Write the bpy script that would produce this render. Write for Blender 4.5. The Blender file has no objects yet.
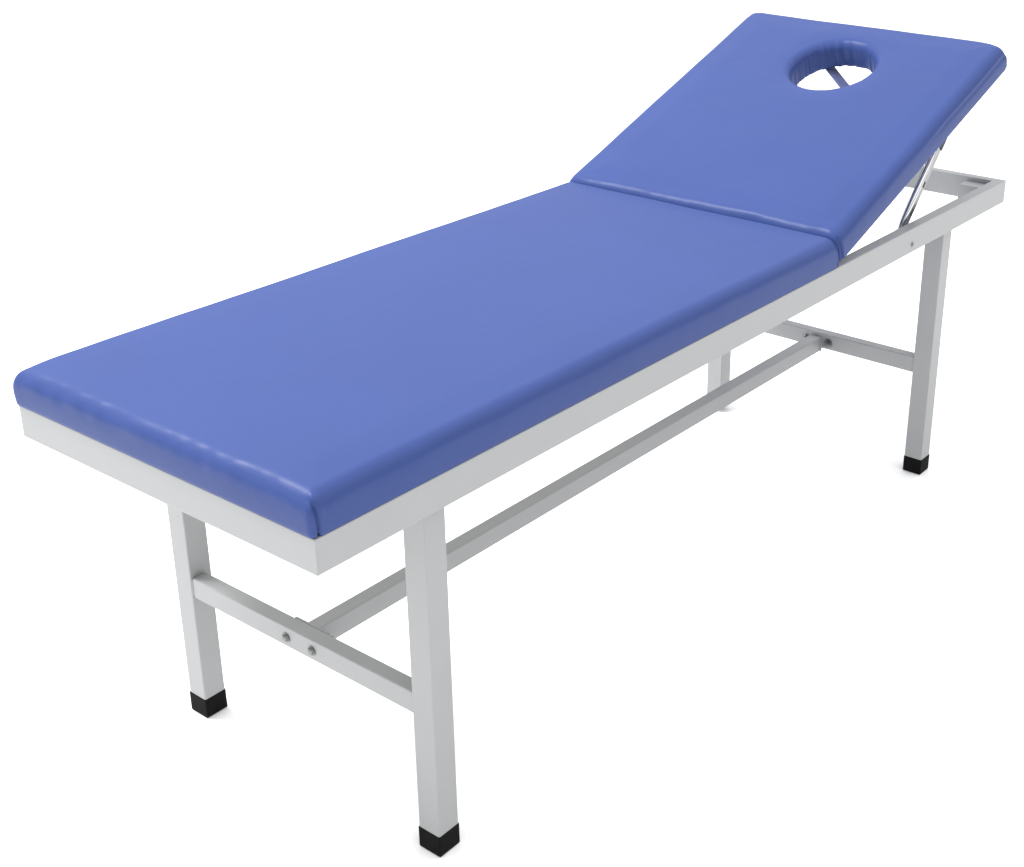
import bpy, bmesh, math, random
from mathutils import Vector, Matrix, noise
random.seed(4)
sc = bpy.context.scene
C = sc.collection

# ------------------------------------------------------------------ camera
az, el, roll = 0.6666, 0.39721, 0.00054
fw = Vector((math.cos(el)*math.cos(az), math.cos(el)*math.sin(az), -math.sin(el)))
rt = Vector((math.sin(az), -math.cos(az), 0)); up = rt.cross(fw)
r2 = rt*math.cos(roll)+up*math.sin(roll); u2 = up*math.cos(roll)-rt*math.sin(roll)
cam_d = bpy.data.cameras.new('camera'); cam = bpy.data.objects.new('camera', cam_d); C.objects.link(cam)
m3 = Matrix((r2, u2, -fw)).transposed().to_4x4(); m3.translation = Vector((-0.92281, -1.11598, 1.41059))
cam.matrix_world = m3
cam_d.sensor_fit = 'HORIZONTAL'; cam_d.sensor_width = 36
cam_d.lens = 1443.2/1024*36
cam_d.shift_x = (512-587.86)/1024; cam_d.shift_y = (361.18-433.5)/1024
cam_d.clip_start = 0.05; cam_d.clip_end = 500
sc.camera = cam

# ------------------------------------------------------------------ light: an all-white photo studio
w = bpy.data.worlds.new('World'); sc.world = w; w.use_nodes = True
bg = w.node_tree.nodes['Background']; bg.inputs[1].default_value = 1.0
# bright white ceiling, dimmer walls: the brightness depends on the height of the direction only
_n = w.node_tree.nodes; _l = w.node_tree.links
_tc = _n.new('ShaderNodeTexCoord'); _sp = _n.new('ShaderNodeSeparateXYZ'); _mr = _n.new('ShaderNodeMapRange')
_mr.interpolation_type = 'SMOOTHSTEP'
_mr.inputs['From Min'].default_value = 0.05; _mr.inputs['From Max'].default_value = 0.60
_mr.inputs['To Min'].default_value = 0.58; _mr.inputs['To Max'].default_value = 1.78
_cb = _n.new('ShaderNodeCombineColor')
_l.new(_tc.outputs['Generated'], _sp.inputs[0]); _l.new(_sp.outputs['Z'], _mr.inputs['Value'])
for _i in range(3): _l.new(_mr.outputs['Result'], _cb.inputs[_i])
_l.new(_cb.outputs[0], bg.inputs[0])
def lamp(name, loc, target, size, power, color=(1, 1, 1), sy=None):
    d = bpy.data.lights.new(name, 'AREA'); d.energy = power; d.color = color
    d.shape = 'RECTANGLE'; d.size = size; d.size_y = sy or size
    o = bpy.data.objects.new(name, d); C.objects.link(o); o.location = loc
    o.rotation_euler = (Vector(target)-Vector(loc)).to_track_quat('-Z', 'Y').to_euler()
    return o
lamp('softbox', (-0.25, 2.3, 4.0), (0.9, 0.3, 0.5), 1.3, 225, (1, 1, 1))
sc.view_settings.view_transform = 'Standard'; sc.view_settings.look = 'None'
sc.view_settings.exposure = 0; sc.view_settings.gamma = 1
sc.cycles.max_bounces = 12; sc.cycles.diffuse_bounces = 8

# ------------------------------------------------------------------ materials
def mat(name, color, rough=0.4, metal=0.0, spec=0.5, coat=0.0, coat_rough=0.2, bump=None, var=0.0, var_scale=4.0, rvar=0.0, sheen=0.0):
    m = bpy.data.materials.new(name); m.use_nodes = True
    nt = m.node_tree; p = nt.nodes['Principled BSDF']
    p.inputs['Base Color'].default_value = (*color, 1)
    p.inputs['Roughness'].default_value = rough; p.inputs['Metallic'].default_value = metal
    p.inputs['Specular IOR Level'].default_value = spec
    p.inputs['Coat Weight'].default_value = coat; p.inputs['Coat Roughness'].default_value = coat_rough
    p.inputs['Sheen Weight'].default_value = sheen; p.inputs['Sheen Roughness'].default_value = 0.45
    tc = nt.nodes.new('ShaderNodeTexCoord')
    if var or rvar:
        n = nt.nodes.new('ShaderNodeTexNoise'); n.inputs['Scale'].default_value = var_scale; n.inputs['Detail'].default_value = 5
        nt.links.new(tc.outputs['Object'], n.inputs['Vector'])
        if var:
            r = nt.nodes.new('ShaderNodeMix'); r.data_type = 'RGBA'
            r.inputs[6].default_value = (*[c*(1-var) for c in color], 1); r.inputs[7].default_value = (*[min(1, c*(1+var)) for c in color], 1)
            nt.links.new(n.outputs['Fac'], r.inputs[0]); nt.links.new(r.outputs[2], p.inputs['Base Color'])
        if rvar:
            q = nt.nodes.new('ShaderNodeMapRange'); q.inputs['To Min'].default_value = rough-rvar; q.inputs['To Max'].default_value = rough+rvar
            nt.links.new(n.outputs['Fac'], q.inputs['Value']); nt.links.new(q.outputs['Result'], p.inputs['Roughness'])
    if bump:
        prev = None
        for sc_, dist, st in bump:
            n = nt.nodes.new('ShaderNodeTexNoise'); n.inputs['Scale'].default_value = sc_; n.inputs['Detail'].default_value = 4
            nt.links.new(tc.outputs['Object'], n.inputs['Vector'])
            b = nt.nodes.new('ShaderNodeBump'); b.inputs['Distance'].default_value = dist; b.inputs['Strength'].default_value = st
            nt.links.new(n.outputs['Fac'], b.inputs['Height'])
            if prev: nt.links.new(prev.outputs['Normal'], b.inputs['Normal'])
            prev = b
        nt.links.new(prev.outputs['Normal'], p.inputs['Normal'])
        if coat: nt.links.new(prev.outputs['Normal'], p.inputs['Coat Normal'])
    return m
M = {
 'paint': mat('light_grey_enamel', (0.292, 0.299, 0.304), 0.42, spec=0.4, bump=[(260, 0.0004, 0.2), (20, 0.002, 0.10)], var=0.05, var_scale=16, rvar=0.08),
 'blue': mat('blue_vinyl', (0.0345, 0.0590, 0.192), 0.50, spec=0.05, coat=0.18, coat_rough=0.32,
             bump=[(620, 0.0004, 0.35), (38, 0.0012, 0.22), (9, 0.007, 0.30)], var=0.07, var_scale=5, rvar=0.05),
 'rubber': mat('black_rubber', (0.004, 0.004, 0.0042), 0.7, spec=0.08, bump=[(300, 0.0004, 0.3)]),
 'chrome': mat('worn_chrome', (0.25, 0.25, 0.26), 0.2, metal=1, rvar=0.08, var_scale=60),
 'bright_chrome': mat('bright_chrome', (0.6, 0.6, 0.61), 0.12, metal=1),
 'steel': mat('zinc_steel', (0.21, 0.21, 0.21), 0.38, metal=1, var=0.15, var_scale=90),
 'dark_steel': mat('dark_steel', (0.04, 0.045, 0.055), 0.5, spec=0.15),
 'brace': mat('blue_grey_paint', (0.075, 0.090, 0.190), 0.5, spec=0.15),
 'board': mat('pale_backing_board', (0.42, 0.42, 0.40), 0.7, spec=0.2, var=0.1, var_scale=12),
 'floor': mat('white_studio_paper', (0.97, 0.97, 0.97), 0.9, spec=0.0),
}

# ------------------------------------------------------------------ helpers
def link(name, bm, m, parent=None, smooth=False):
    me = bpy.data.meshes.new(name)
    bmesh.ops.recalc_face_normals(bm, faces=bm.faces)
    bm.to_mesh(me); bm.free()
    me.materials.append(M[m])
    for p in me.polygons: p.use_smooth = smooth
    o = bpy.data.objects.new(name, me); C.objects.link(o)
    if parent: o.parent = parent
    return o
def add_box(bm, a, b, bevel=0.0, seg=2):
    vs = [bm.verts.new((x, y, z)) for x in (a[0], b[0]) for y in (a[1], b[1]) for z in (a[2], b[2])]
    fs = [bm.faces.new([vs[i] for i in q]) for q in ((0,1,3,2),(4,6,7,5),(0,4,5,1),(2,3,7,6),(0,2,6,4),(1,5,7,3))]
    if bevel:
        es = list({e for f in fs for e in f.edges})
        bmesh.ops.bevel(bm, geom=es, offset=bevel, segments=seg, profile=0.5, affect='EDGES')
def box(name, a, b, m, parent, bevel=0.002, seg=3):
    bm = bmesh.new(); add_box(bm, a, b, bevel, seg)
    return link(name, bm, m, parent, smooth=False)
def add_prism(bm, poly, z0, z1, bevel=0.0):
    lo = [bm.verts.new((x, y, z0)) for x, y in poly]; hi = [bm.verts.new((x, y, z1)) for x, y in poly]
    n = len(poly)
    bm.faces.new(lo[::-1]); bm.faces.new(hi)
    for i in range(n): bm.faces.new((lo[i], lo[(i+1)%n], hi[(i+1)%n], hi[i]))
    if bevel:   # only the long horizontal edges, so mitred ends stay tight
        es = [e for e in bm.edges if abs(e.verts[0].co.z-e.verts[1].co.z) < 1e-6 and e.calc_length() > 0.3]
        bmesh.ops.bevel(bm, geom=es, offset=bevel, segments=2, profile=0.5, affect='EDGES')
def add_cyl(bm, a, b, r, seg=20, r_end=None):
    a, b = Vector(a), Vector(b); d = b-a; L = d.length
    g = bmesh.ops.create_cone(bm, cap_ends=True, segments=seg, radius1=r, radius2=r if r_end is None else r_end, depth=L)
    R = d.to_track_quat('Z', 'Y').to_matrix().to_4x4(); R.translation = (a+b)/2
    bmesh.ops.transform(bm, matrix=R, verts=g['verts'])
def add_bar(bm, a, b, wid, thk, side, bevel=0.0):
    """flat bar from a to b; 'side' is the direction of its thickness"""
    a, b = Vector(a), Vector(b); z = (b-a).normalized(); y = Vector(side); y = (y-z*y.dot(z)).normalized(); x = y.cross(z)
    n0 = len(bm.verts); t = bmesh.new(); add_box(t, (-wid/2, -thk/2, 0), (wid/2, thk/2, (b-a).length), bevel, 2)
    R = Matrix((x, y, z)).transposed().to_4x4(); R.translation = a
    bmesh.ops.transform(t, matrix=R, verts=t.verts)
    me = bpy.data.meshes.new('t'); t.to_mesh(me); t.free(); bm.from_mesh(me); bpy.data.meshes.remove(me)

def add_weld(bm, a, b, r, n=26, seg=8):
    """one lumpy weld bead from a to b"""
    a, b = Vector(a), Vector(b); z = (b-a).normalized(); x = z.orthogonal().normalized(); y = z.cross(x); rings = []
    for i in range(n+1):
        rr = r*(.75+.35*abs(math.sin(i*1.35)))*(0.4 if i in (0, n) else 1); c = a.lerp(b, i/n)
        rings.append([bm.verts.new(c+x*rr*math.cos(k*2*math.pi/seg)+y*rr*math.sin(k*2*math.pi/seg)) for k in range(seg)])
    for p, q in zip(rings, rings[1:]):
        for k in range(seg): bm.faces.new((p[k], p[(k+1) % seg], q[(k+1) % seg], q[k]))
    bm.faces.new(rings[0][::-1]); bm.faces.new(rings[-1])

# ------------------------------------------------------------------ dimensions (metres)
L, W, H = 1.90, 0.5917, 0.5983
RH, RW = 0.0466, 0.022
LW, XF, XH, YS, FH = 0.0391, 0.1938, 0.1947, 0.0218, 0.0348
S1, S2, SH = 0.2564, 0.2605, 0.0345

# ------------------------------------------------------------------ floor
bm = bmesh.new(); s = 60
bm.faces.new([bm.verts.new(v) for v in ((-s, -s, -0.001), (s, -s, -0.001), (s, s, -0.001), (-s, s, -0.001))])
fl = link('floor', bm, 'floor'); fl['kind'] = 'structure'

# ------------------------------------------------------------------ the couch
bed = bpy.data.objects.new('massage_bed', None); C.objects.link(bed); bed.location = (0, 0, 0)
bed['label'] = 'blue padded massage bed with raised face-hole headrest on light grey steel frame'
bed['category'] = 'massage bed'

def rail(name, poly):
    bm = bmesh.new(); add_prism(bm, poly, H-RH-.0006, H+.0004, 0.0014); return link(name, bm, 'paint', bed)
rail('side_rail', [(0, 0), (L, 0), (L-RW, RW), (RW, RW)])
rail('side_rail', [(0, W), (RW, W-RW), (L-RW, W-RW), (L, W)])
rail('end_rail', [(0, 0), (RW, RW), (RW, W-RW), (0, W)])
rail('end_rail', [(L, 0), (L, W), (L-RW, W-RW), (L-RW, RW)])
# small inner corner blocks at the head end
for y0, y1 in ((RW+.0005, 0.078), (W-0.078, W-RW-.0005)):
    box('corner_block', (1.842, y0, H-0.044), (L-RW-.0005, y1, H-0.009), 'paint', bed, 0.0015)
# hidden cross bar that carries the hinge
box('cross_bar', (1.185, RW+.0005, H-0.040), (1.215, W-RW-.0005, H-0.004), 'paint', bed, 0.002)

for x0 in (XF, L-XH-LW):
    for y0 in (YS+.0004, W-YS-LW-.0004):
        far = x0 > 1 and y0 > 0.3
        dx, dz = (0.001, 0.010) if far else (-0.0006, 0)       # this leg stands a touch further in and a touch short
        leg = box('leg', (x0+dx, y0, 0.012+dz), (x0+dx+LW, y0+LW, H-0.030), 'paint', bed, 0.0020)
        e = 0.0009; bm = bmesh.new(); add_box(bm, (x0+dx-e, y0-e, dz), (x0+dx+LW+e, y0+LW+e, FH), 0.0018, 2)
        link('foot_cap', bm, 'rubber', leg)

# cross stretchers between the legs, a few mm inside the leg's outer face
xs = [(XF+0.0015, XF+0.027), (L-XH-LW+0.0015, L-XH-LW+0.0015+0.0255)]
for (x0, x1), zt in zip(xs, (S1, S2)):
    cr = box('cross_stretcher', (x0, YS+LW+.0008, zt-SH), (x1, W-YS-LW-.0008, zt), 'paint', bed, 0.0022)
    for y in (YS+LW+.0006, W-YS-LW-.0006):
        bm = bmesh.new(); add_weld(bm, (x0+.0004, y, zt-SH+.003), (x0+.0004, y, zt-.003), 0.0015)
        link('weld_bead', bm, 'paint', cr, True)

# long centre stretcher with an end plate at each end
cy = 0.2925; sw = 0.0275; zb, zt = 0.2193, 0.2525
xa, xb = xs[0][1]+0.0045, xs[1][0]-0.0004
bm = bmesh.new(); add_box(bm, (xa, cy-sw/2, zb), (xb, cy+sw/2, zt), 0.0026, 3)
cs = link('center_stretcher', bm, 'paint', bed)
cs.rotation_euler = (0, 0, 0)
bm = bmesh.new(); add_box(bm, (xa-.0042, 0.2530, zb+.004), (xa-.0002, 0.326, 0.2560), 0.001, 2)
link('end_plate', bm, 'paint', cs)
bm = bmesh.new()                                   # weld bead where the stretcher meets the head-end cross stretcher
add_cyl(bm, (xb-.0015, cy-sw/2-.0006, zb+.001), (xb-.0012, cy-sw/2-.0004, zt-.001), 0.0022, 10)
link('weld_bead', bm, 'paint', cs, True)

def bolt(face_x, y, z, d, name='bolt', r=0.0062):
    """hex bolt with washer standing on a face looking along d (-1: foot end, +1: head end)"""
    bm = bmesh.new()
    add_cyl(bm, (face_x, y, z), (face_x+d*0.0013, y, z), r*1.28, 28)
    add_cyl(bm, (face_x+d*0.0013, y, z), (face_x+d*0.0045, y, z), r, 6 if name == 'nut' else 24, r*0.98 if name == 'nut' else r*0.8)
    if name == 'nut': add_cyl(bm, (face_x+d*0.0045, y, z), (face_x+d*0.0095, y, z), r*0.5, 16)
    else: add_cyl(bm, (face_x+d*0.0045, y, z), (face_x+d*0.0056, y, z), r*0.8, 24, r*0.45)
    return link(name, bm, 'steel', bed)
for y in (0.3165, 0.262):
    bolt(xs[0][0]-.0001, y, 0.2385, -1)
    bolt(xa-.0001, y, 0.240, 1, 'nut')
    bolt(xb+.0001, y, 0.2415, -1, 'nut', 0.0078)
    bolt(xs[1][1]+.0001, y, 0.2415, 1)
# pivot screws in the side rails
for y, d in ((0, -1), (W, 1)):
    bm = bmesh.new(); add_cyl(bm, (1.477, y-d*.001, 0.5675), (1.477, y+d*0.0016, 0.5675), 0.0060, 24, 0.0045)
    add_cyl(bm, (1.477, y+d*.0015, 0.5675), (1.477, y+d*0.0026, 0.5675), 0.0024, 6)
    link('pivot_screw', bm, 'steel', bed)

# ------------------------------------------------------------------ upholstery
def fbm(x, y, z=0.0): return noise.noise(Vector((x, y, z)))
def steps(h, fine, r, n_mid):
    e = [-h+.0013*i for i in range(18)]
    q = h-.0013*17.5
    mid = [-q+2*q*i/n_mid for i in range(1, n_mid)]
    return e+mid+[-v for v in reversed(e)]
def rounded_pad(size, r_top, r_bot, r_corner, nx, ny, fn):
    """soft box, bottom centre at origin; fn(p, n) adds cloth detail"""
    hx, hy, T = size[0]/2, size[1]/2, size[2]
    X = steps(hx, 4, r_top*1.2, nx); Y = steps(hy, 4, r_top*1.2, ny)
    Z = [T*i/14 for i in range(15)]
    bm = bmesh.new(); vd = {}
    def pt(x, y, z):
        # vertical corner rounding, then edge rounding with its own radius for top and bottom
        k = (round(x, 6), round(y, 6), round(z, 6))
        if k in vd: return vd[k]
        r = r_top if z > T/2 else r_bot
        ox = 0.0
        zi = min(max(z, r_bot), T-r_top)
        rc = r_corner
        def inset(x, y, d):            # point of the plan outline pulled in by d
            sx, sy = (hx-d)/hx, (hy-d)/hy
            return x*sx, y*sy
        dz = z-zi
        side = abs(abs(x)-hx) < 1e-7 or abs(abs(y)-hy) < 1e-7
        px, py, pz = x, y, z
        if side and dz: 
            t = abs(dz)/r                                  # 0..1 down the fillet
            a = t*math.pi/4                                # side half of the fillet arc
            d = r*(1-math.cos(a)); pz = zi+math.copysign(r*math.sin(a), dz)
            px, py = inset(x, y, d)
        elif not side:
            # top or bottom sheet: outer r band runs through the other half of the arc
            m = min(hx-abs(x), hy-abs(y))
            if m < r:
                t = m/r; a = math.pi/4+t*math.pi/4
                d = r*(1-math.cos(a)); pz = (T-r_top+r*math.sin(a)) if z > T/2 else (r_bot-r*math.sin(a))
                # move outward so that the inset equals d
                if hx-abs(x) <= hy-abs(y)+1e-9: px = math.copysign(hx-d, x)
                else: px = x
                if hy-abs(y) <= hx-abs(x)+1e-9: py = math.copysign(hy-d, y)
                if hx-abs(x) < r: dd = r*(1-math.cos(math.pi/4+(hx-abs(x))/r*math.pi/4)); px = math.copysign(hx-dd, x)
                if hy-abs(y) < r: dd = r*(1-math.cos(math.pi/4+(hy-abs(y))/r*math.pi/4)); py = math.copysign(hy-dd, y)
        if side and not dz: px, py = x, y
        # round the plan corners
        cx, cy_ = hx-rc, hy-rc
        if abs(px) > cx and abs(py) > cy_:
            qx, qy = abs(px)-cx, abs(py)-cy_
            mx = max(qx, qy); ln = math.hypot(qx, qy)
            if ln > 0: qx, qy = qx*mx/ln, qy*mx/ln
            px, py = math.copysign(cx+qx, px), math.copysign(cy_+qy, py)
        v = bm.verts.new((px, py, pz)); vd[k] = v
        return v
    def sheet(A, B, f):
        for i in range(len(A)-1):
            for j in range(len(B)-1):
                q = [f(A[i], B[j]), f(A[i+1], B[j]), f(A[i+1], B[j+1]), f(A[i], B[j+1])]
                bm.faces.new(q)
    sheet(X, Y, lambda a, b: pt(a, b, T)); sheet(X, Y, lambda a, b: pt(a, b, 0))
    for s_ in (-1, 1):
        sheet(X, Z, lambda a, b: pt(a, s_*hy, b)); sheet(Y, Z, lambda a, b: pt(s_*hx, a, b))
    soft = [v for v in bm.verts if hx-abs(v.co.x) < .028 and hy-abs(v.co.y) < .028 and v.co.z > T*.45]
    for _ in range(14): bmesh.ops.smooth_vert(bm, verts=soft, factor=0.5, use_axis_x=True, use_axis_y=True, use_axis_z=True)
    bmesh.ops.recalc_face_normals(bm, faces=bm.faces)
    bm.normal_update()
    new = [(v, fn(v.co.copy(), v.normal.copy())) for v in bm.verts]
    for v, c in new: v.co = c
    return bm

def sstep(a, b, x):
    t = min(max((x-a)/(b-a), 0), 1); return t*t*(3-2*t)

# flat cushion, x 0..1.203
FX, FT = 1.199, 0.0555
OV = 0.0028
fsz = (FX+OV, W+2*OV, FT)
def flat_detail(p, n):
    hx, hy = fsz[0]/2, fsz[1]/2
    dx0 = p.x+hx; dx1 = hx-p.x; dyn = p.y+hy; dyf = hy-p.y
    topw = sstep(FT*.3, FT*.9, p.z)
    c = p.copy()
    # foam dome and slow waves of the stretched cover
    m = min(dx0, dx1, dyn, dyf)
    c.z += topw*(0.0042*sstep(0, .075, m)-0.001+0.0012*fbm(p.x*4, p.y*5, 3)+.0005*fbm(p.x*13, p.y*11, 6))
    # uneven upholstery edge along the foot end and the near side
    e = math.exp(-(dx0/.02)**2)*topw
    wv = fbm(p.y*16, 1.3)*0.0036+fbm(p.y*42, 7.1)*0.0014+fbm(p.y*7, 4.1)*.0045
    c.z += e*wv; c.x -= e*wv*.7
    e = math.exp(-(dyn/.022)**2)*topw
    wv = fbm(p.x*6, 9.3)*0.0030+fbm(p.x*19, 2.2)*0.0012
    c.z += e*wv; c.y -= e*wv*.6
    # side bellies a little between top and staples
    b = math.sin(min(max(p.z/FT, 0), 1)*math.pi)
    if abs(n.z) < .8: c += Vector((n.x, n.y, 0))*(b*0.0022-0.0004)
    # folded corners: a tuck on the long side just beside each corner
    for sx, q in ((dx0, 1), (dx1, 1)):
        for sy in (dyn,):
            if sy < .02:
                off = 0.010-0.004*(p.z/FT)
                g = math.exp(-((sx-off)/.0022)**2)*sstep(.020, .004, sy)*sstep(FT*.98, FT*.7, p.z)
                c += -n*g*0.0055
                g = math.exp(-((sx-off-.006)/.004)**2)*sstep(.020, .004, sy)*topw
                c += n*g*0.0016
    c.x -= 0.019*sstep(.03, 0, dx1)*max(0, p.z)/FT
    g = math.exp(-(dx0**2+dyf**2)/.04**2); c.x -= .0012*g; c.y += .001*g; c.z -= .004*g*topw
    # corners sag slightly
    k = math.exp(-((dx0/.03)**2+(dyn/.03)**2)); c.z -= k*.004*topw
    return c
bm = rounded_pad(fsz, 0.020, 0.0035, 0.010, 170, 90, flat_detail)
fc = link('flat_cushion', bm, 'blue', bed, True)
fc.location = ((FX-OV)/2, W/2+0.001, H+0.0006)
sb = box('base_board', (0.02, 0.025, H-0.006), (FX-0.02, W-0.025, H+0.0004), 'board', bed, 0.001)

# head cushion with the face hole, built in its own tilted frame
TILT = math.radians(20.2)
HX, HZ = 1.200, 0.6045
HL, HT = 0.688, 0.0565
hc_u, hc_v, hr_u, hr_v = 0.517, 0.297, 0.088, 0.0850
y0h, y1h = 0.0, 0.5965
def outer(t, ins, rc=0.012):
    """point where a ray from the hole centre meets the outline pulled in by ins"""
    cx_, cy_ = math.cos(t), math.sin(t)
    lo_u, hi_u, lo_v, hi_v = ins, HL-ins, y0h+ins, y1h-ins
    k = 1e9
    if cx_ > 1e-9: k = min(k, (hi_u-hc_u)/cx_)
    if cx_ < -1e-9: k = min(k, (lo_u-hc_u)/cx_)
    if cy_ > 1e-9: k = min(k, (hi_v-hc_v)/cy_)
    if cy_ < -1e-9: k = min(k, (lo_v-hc_v)/cy_)
    u, v = hc_u+k*cx_, hc_v+k*cy_
    # round plan corner
    mu, mv = (lo_u+hi_u)/2, (lo_v+hi_v)/2; hu, hv = (hi_u-lo_u)/2-rc, (hi_v-lo_v)/2-rc
    a, b = abs(u-mu), abs(v-mv)
    if a > hu and b > hv:
        qa, qb = a-hu, b-hv; mx = max(qa, qb); ln = math.hypot(qa, qb)
        a, b = hu+qa*mx/ln, hv+qb*mx/ln
        u, v = mu+math.copysign(a, u-mu), mv+math.copysign(b, v-mv)
    return u, v
# sample angles: even steps round the rectangle's outline so edges get the same mesh density
ang = []
per = [((0, y0h), (HL, y0h), 150), ((HL, y0h), (HL, y1h), 140), ((HL, y1h), (0, y1h), 150), ((0, y1h), (0, y0h), 140)]
for (a0, b0), (a1, b1), n in per:
    for i in range(n):
        t = i/n; t = t-0.75*math.sin(2*math.pi*t)/(2*math.pi)     # denser near corners
        ang.append(math.atan2(b0+(b1-b0)*t-hc_v, a0+(a1-a0)*t-hc_u))
RT, RB, RHo = 0.019, 0.003, 0.017
prof = []
for i in range(9): prof.append(('h', 0.0, 0.002+(HT-RHo-0.002)*i/8))
for i in range(1, 8): a = i/7*math.pi/2; prof.append(('h', RHo*(1-math.cos(a)), HT-RHo+RHo*math.sin(a)))
for i in range(1, 46): prof.append(('m', i/46, HT))
for i in range(0, 9): a = i/8*math.pi/2; prof.append(('o', RT*(1-math.sin(a)), HT-RT+RT*math.cos(a)))
for i in range(1, 9): prof.append(('o', 0.0, HT-RT-(HT-RT-RB)*i/8))
for i in range(1, 4): a = i/3*math.pi/2; prof.append(('o', RB*(1-math.cos(a)), RB-RB*math.sin(a)))
for i in range(1, 6): prof.append(('b', 1-i/6, 0.0))
bm = bmesh.new(); rows = []
for ti, t in enumerate(ang):
    row = []
    pl = 0.0034*fbm(math.cos(t)*9, math.sin(t)*9, 5)+0.0016*fbm(math.cos(t)*24, math.sin(t)*24, 1)*(1 if math.sin(t) > -.5 else .5)
    for kind, a, z in prof:
        hu = (hc_u+hr_u*math.cos(t), hc_v+hr_v*math.sin(t))
        if kind == 'h':
            k = sstep(HT, HT*.4, z)
            e = 1+(a-pl*(.3+.7*k)-0.0015*math.sin(z/HT*math.pi))/hr_u
            u, v = hc_u+hr_u*e*math.cos(t), hc_v+hr_v*e*math.sin(t); zz = z
        elif kind == 'o':
            u, v = outer(t, a); zz = z
        else:
            h_in = RHo if kind == 'm' else 0.0; o_in = RT if kind == 'm' else RB
            e = 1+h_in/hr_u; iu, iv = hc_u+hr_u*e*math.cos(t), hc_v+hr_v*e*math.sin(t)
            ou, ov = outer(t, o_in); u, v = iu+(ou-iu)*a, iv+(ov-iv)*a; zz = z
        # cloth detail
        d0, d1, dn, df = u, HL-u, v-y0h, y1h-v
        topw = sstep(HT*.3, HT*.9, zz)
        m = min(d0, d1, dn, df)
        zz += topw*(0.0035*sstep(0, .07, m)-0.001+0.0010*fbm(u*5, v*5, 8)+.0005*fbm(u*14, v*12, 2))
        rh = math.hypot(u-hc_u, v-hc_v)
        zz -= topw*0.0022*math.exp(-((rh-.086)/.03)**2)
        e = math.exp(-(d0/.016)**2)*topw
        wv = fbm(v*9, 3.3)*0.0055+fbm(v*30, 5.1)*0.0018
        zz += e*wv+topw*.0012*math.exp(-((d0-.018)/.011)**2)*sstep(0, .10, df); u -= e*wv*.7
        e = math.exp(-(dn/.02)**2)*topw; wv = fbm(u*7, 2.3)*0.0018+fbm(u*21, 6.2)*0.0008
        zz += e*wv; v -= e*wv*.5
        g = math.exp(-(d1*d1+dn*dn)/.035**2)*topw; u -= .007*g; v += .003*g
        if kind == 'o':
            b = math.sin(min(max(z/HT, 0), 1)*math.pi)*.0018
            if m == dn or dn < .002: v -= b
            elif df < .002: v += b
            # long crease in the cover along the near side
            if dn < .008: v += 0.0020*math.exp(-((z-HT*.60-.004*fbm(u*6, 1.1))/.0035)**2)*sstep(.30, .42, u)
            for sx in (d0, d1):
                if min(dn, df) < .006:
                    g = math.exp(-((sx-.010+.004*z/HT)/.0022)**2)*sstep(HT*.98, HT*.7, z)*.005
                    v += g if dn < df else -g
        u *= 1+.018*v/W                                          # sewn a little longer along the far side
        row.append(bm.verts.new((u, v, zz)))
    rows.append(row)
n, k = len(rows), len(prof)
for i in range(n):
    for j in range(k):
        bm.faces.new((rows[i][j], rows[(i+1) % n][j], rows[(i+1) % n][(j+1) % k], rows[i][(j+1) % k]))
soft = [v for v in bm.verts if (v.co.x > HL-.022) and (v.co.y < y0h+.03 or v.co.y > y1h-.03) and v.co.z > HT*.45]
for _ in range(12): bmesh.ops.smooth_vert(bm, verts=soft, factor=0.5, use_axis_x=True, use_axis_y=True, use_axis_z=True)
hc = link('head_cushion', bm, 'blue', bed, True)
hc.location = (HX, 0, HZ); hc.rotation_euler = (0, -TILT, 0)
def hw(u, v, h):
    """a point of the head cushion's frame in bed space"""
    return Vector((HX+u*math.cos(TILT)-h*math.sin(TILT), v, HZ+u*math.sin(TILT)+h*math.cos(TILT)))

# painted frame strips under the head board
for v0 in (0.030, W-0.055):
    bm = bmesh.new(); add_box(bm, (0.03, v0, -0.009), (HL-0.05, v0+0.025, -0.0005), 0.001, 2)
    o = link('board_strip', bm, 'board', hc)

# chrome struts: polished rod and slotted channel side by side
for y, s_ in ((0.0365, 1), (W-0.0365, -1)):
    a = Vector((1.482, y, 0.560)); b = Vector((1.655, y, 0.560+0.173*1.035))
    d = (b-a).normalized(); q = Vector((d.z, 0, -d.x))        # q: across the strut, towards the head end
    bm = bmesh.new()
    add_bar(bm, a+q*.006, b+q*.006, 0.018, 0.0016, (0, 1, 0), 0.0003)
    add_bar(bm, a+q*.0142+Vector((0, s_*.005, 0)), b+q*.0142+Vector((0, s_*.005, 0)), 0.010, 0.0016, q, 0.0003)
    add_bar(bm, a-q*.0022+Vector((0, s_*.005, 0)), b-q*.0022+Vector((0, s_*.005, 0)), 0.010, 0.0016, q, 0.0003)
    st = link('support_strut', bm, 'chrome', bed)
    bm = bmesh.new(); add_cyl(bm, a-q*.0082, b-q*.0082-d*.004, 0.0056, 24); link('rod', bm, 'bright_chrome', st, True)
    for f in (.30, .55):
        c = a.lerp(b, f)+q*.0085+Vector((0, -s_*.0009, 0))
        bm = bmesh.new(); add_bar(bm, c-d*.006, c+d*.006, 0.0055, 0.0008, (0, 1, 0), 0.0002)
        link('slot', bm, 'dark_steel', st)
    bm = bmesh.new(); add_bar(bm, b-d*.030+q*.004, b+q*.004+d*.001, 0.024, 0.005, (0, 1, 0), 0.001)
    link('bracket', bm, 'dark_steel', bed)

# diagonal brace seen through the face hole
bm = bmesh.new()
p0 = hw(0.640, 0.397, -0.006); p1 = Vector((1.560, 0.060, 0.688))
add_bar(bm, p0, p1, 0.026, 0.005, (0.3, 0.1, 1), 0.001)
link('brace', bm, 'brace', bed)
